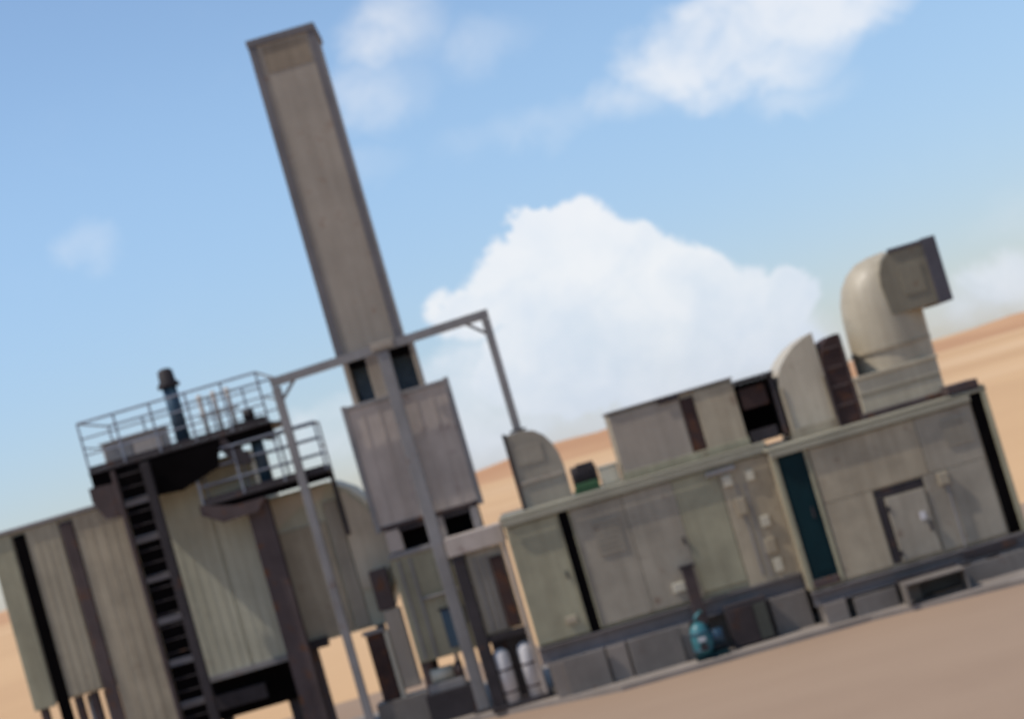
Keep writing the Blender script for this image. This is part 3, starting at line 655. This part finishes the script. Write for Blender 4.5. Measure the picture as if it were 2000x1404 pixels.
vpipe(-524, -103, 48, 2.75, .15, 'dark blue vent pipe with cross arm standing on the lower platform', False)

# ================================================================== CABINET FRAME left of generator enclosure
C0 = 1.35
t = thing('equipment_rack', 'open dark steel frame holding a grey slatted panel, left of the middle enclosure', 'equipment frame', (X(-160, C0), C0 + .5, PAD))
zt = Z(-338, C0)
x0, x1 = X(-222, C0), X(-112, C0)
MB().box(x0, x0 + .28, C0, C0 + .3, PAD + .1, zt).build('post', 'dark', t)
MB().box(x1 - .10, x1, C0, C0 + .3, PAD + .1, zt).build('post', 'sil', t)
MB().box(x0 + .283, x1 - .103, C0 + .02, C0 + .28, Z(-520, C0), Z(-506, C0)).build('crossbar', 'dark', t)
MB().box(x0 - .05, x1 + .05, C0 - .04, C0 + 1.2, PAD + .002, PAD + .098).build('base', 'dark', t)
MB().box(x0 - .05, x1 + .02, C0 - .03, C0 + 1.0, zt + .003, Z(-300, C0)).build('top_box', 'sil', t)
MB().box(x0 + .30, x1 - .12, C0 + .12, C0 + .2, Z(-504, C0), zt - .01).build('panel', 'olive2', t)
MB().pbox(-151, -127, -358, -500, C0 + .02, C0 + .118).build('dark_slot', 'rustduct', t)
for u in (-182, -170, -159): MB().pbox(u, u + 3, -352, -500, C0 + .06, C0 + .118, .004).build('slat', 'frame', t)
MB().box(x0 + .285, x1 - .105, C0 + .9, C0 + .95, PAD + .1, Z(-522, C0)).build('back_sheet', 'dark', t)
for (u, lab) in ((-181, 'left of two white gas cylinders in the dark steel frame'), (-132, 'right of two white gas cylinders in the dark steel frame')):
    c = thing('gas_cylinder', lab, 'gas cylinder', (X(u, C0 + .3), C0 + .35, PAD + .1), 'white gas cylinders')
    x, y = X(u, C0 + .3), C0 + .20; z0, z1 = PAD + .1, Z(-524, C0)
    MB().tube([(x, y, z0 + .0), (x, y, z1 - .26), (x, y, z1 - .18), (x, y, z1 - .13)], [.19, .19, .14, .06], 22).build('bottle', 'white', c)
    MB().tube([(x, y, z1 - .13), (x, y, z1 - .04)], .035, 10).build('valve', 'dark', c)
    for zz in (z0 + .22, z0 + .72): MB().tube([(x, y, zz), (x, y, zz + .05)], .197, 22).build('strap', 'brown', c)

# small skid with pump left of centre post
Y = 2.35
t = thing('pump_skid', 'low pale pump on a dark skid at the foot of the chimney stack', 'pump', (X(-300, Y), Y + .3, PAD))
MB().box(X(-345, Y), X(-252, Y), Y, Y + .8, PAD + .002, Z(-585, Y)).build('skid', 'dark', t)
MB().box(X(-335, Y), X(-262, Y), Y + .1, Y + .7, Z(-585, Y) + .002, Z(-568, Y)).build('bed', 'frame', t)
zp = Z(-555, Y)
MB().tube([(X(-325, Y), Y + .4, zp), (X(-280, Y), Y + .4, zp)], .17, 20).build('motor', 'cream', t)
MB().tube([(X(-280, Y), Y + .4, zp), (X(-272, Y), Y + .4, zp), (X(-262, Y), Y + .4, zp)], [.1, .22, .2], 20).build('pump_casing', 'brown', t)
MB().tube([(X(-267, Y), Y + .4, zp + .15), (X(-267, Y), Y + .4, zp + .5)], .05, 12).build('pipe', 'frame', t)

# ================================================================== TEAL PUMP + RISER
T0 = .15
t = thing('chemical_pump', 'turquoise pump with brown riser pipe in front of the middle enclosure', 'pump', (X(216, T0), T0 + .2, PAD))
x = X(215, T0); zq = PAD
MB().box(x - .36, x + .36, T0 - .15, T0 + .35, zq + .002, zq + .10).build('base', 'doordark', t)
MB().tube([(x - .14, T0 + .05, zq + .10), (x - .14, T0 + .05, zq + .2), (x - .14, T0 + .05, zq + .55), (x - .14, T0 + .05, zq + .72), (x - .14, T0 + .05, zq + .8)], [.15, .22, .22, .17, .08], 22).build('tank', 'teal', t)
MB().tube([(x + .02, T0 + .12, zq + .4), (x + .34, T0 + .12, zq + .4)], .17, 20).build('motor', 'bluepipe', t)
MB().tube([(x + .04, T0 + .12, zq + .40), (x + .08, T0 + .12, zq + .40)], .22, 20).build('flange', 'teal', t)
MB().box(x - .12, x + .14, T0 + .36, T0 + .46, Z(-604, T0), Z(-490, T0)).build('riser', 'brown', t)
MB().box(x - .16, x + .18, T0 + .33, T0 + .49, Z(-489, T0), Z(-482, T0)).build('riser_cap', 'dark', t)
MB().box(x - .1, x + .12, T0 + .36, T0 + .46, zq + .002, Z(-605, T0)).build('riser_foot', 'doordark', t)
for z in (.2, .56): MB().tube([(x - .14, T0 + .05, zq + z), (x - .14, T0 + .05, zq + z + .035)], .24, 22).build('band', 'bluepipe', t)
MB().tube([(x - .14, T0 + .05, zq + .8), (x - .14, T0 + .05, zq + .92), (x - .06, T0 + .08, zq + .98), (x + .02, T0 + .2, zq + .98), (x + .02, T0 + .36, zq + .98)], .035, 10).build('pipe', 'teal', t)
MB().tube([(x - .14, T0 - .19, zq + .3), (x - .14, T0 - .30, zq + .3)], .05, 12).build('valve', 'brown', t)
MB().tube([(x - .14, T0 - .30, zq + .3), (x - .14, T0 - .315, zq + .3)], .09, 16).build('hand_wheel', 'dark', t)
MB().box(x - .22, x - .06, T0 - .178, T0 - .165, zq + .40, zq + .50).build('plate', 'white', t)
t = thing('oil_cooler', 'low dark box unit beside the turquoise pump under the middle enclosure', 'oil cooler', (X(305, .3), .4, PAD))
MB().pbox(262, 346, -580, -664, .3, .62).build('case', 'dark', t)
MB().pbox(318, 343, -590, -660, .27, .298).build('side_panel', 'darkolive', t)
a = MB(); [a.pbox(266, 314, -590 - 9 * i, -594 - 9 * i, .27, .298, 0) for i in range(8)]; a.build('grille', 'brown', t)
for u in (266, 336): MB().box(X(u, .3), X(u, .3) + .1, .34, .6, PAD + .001, Z(-664, .3) - .002).build('foot', 'skid', t)

# give every empty group real suffix names; drop the helper property
for o in bpy.data.objects:
    if '_o' in o: del o['_o']
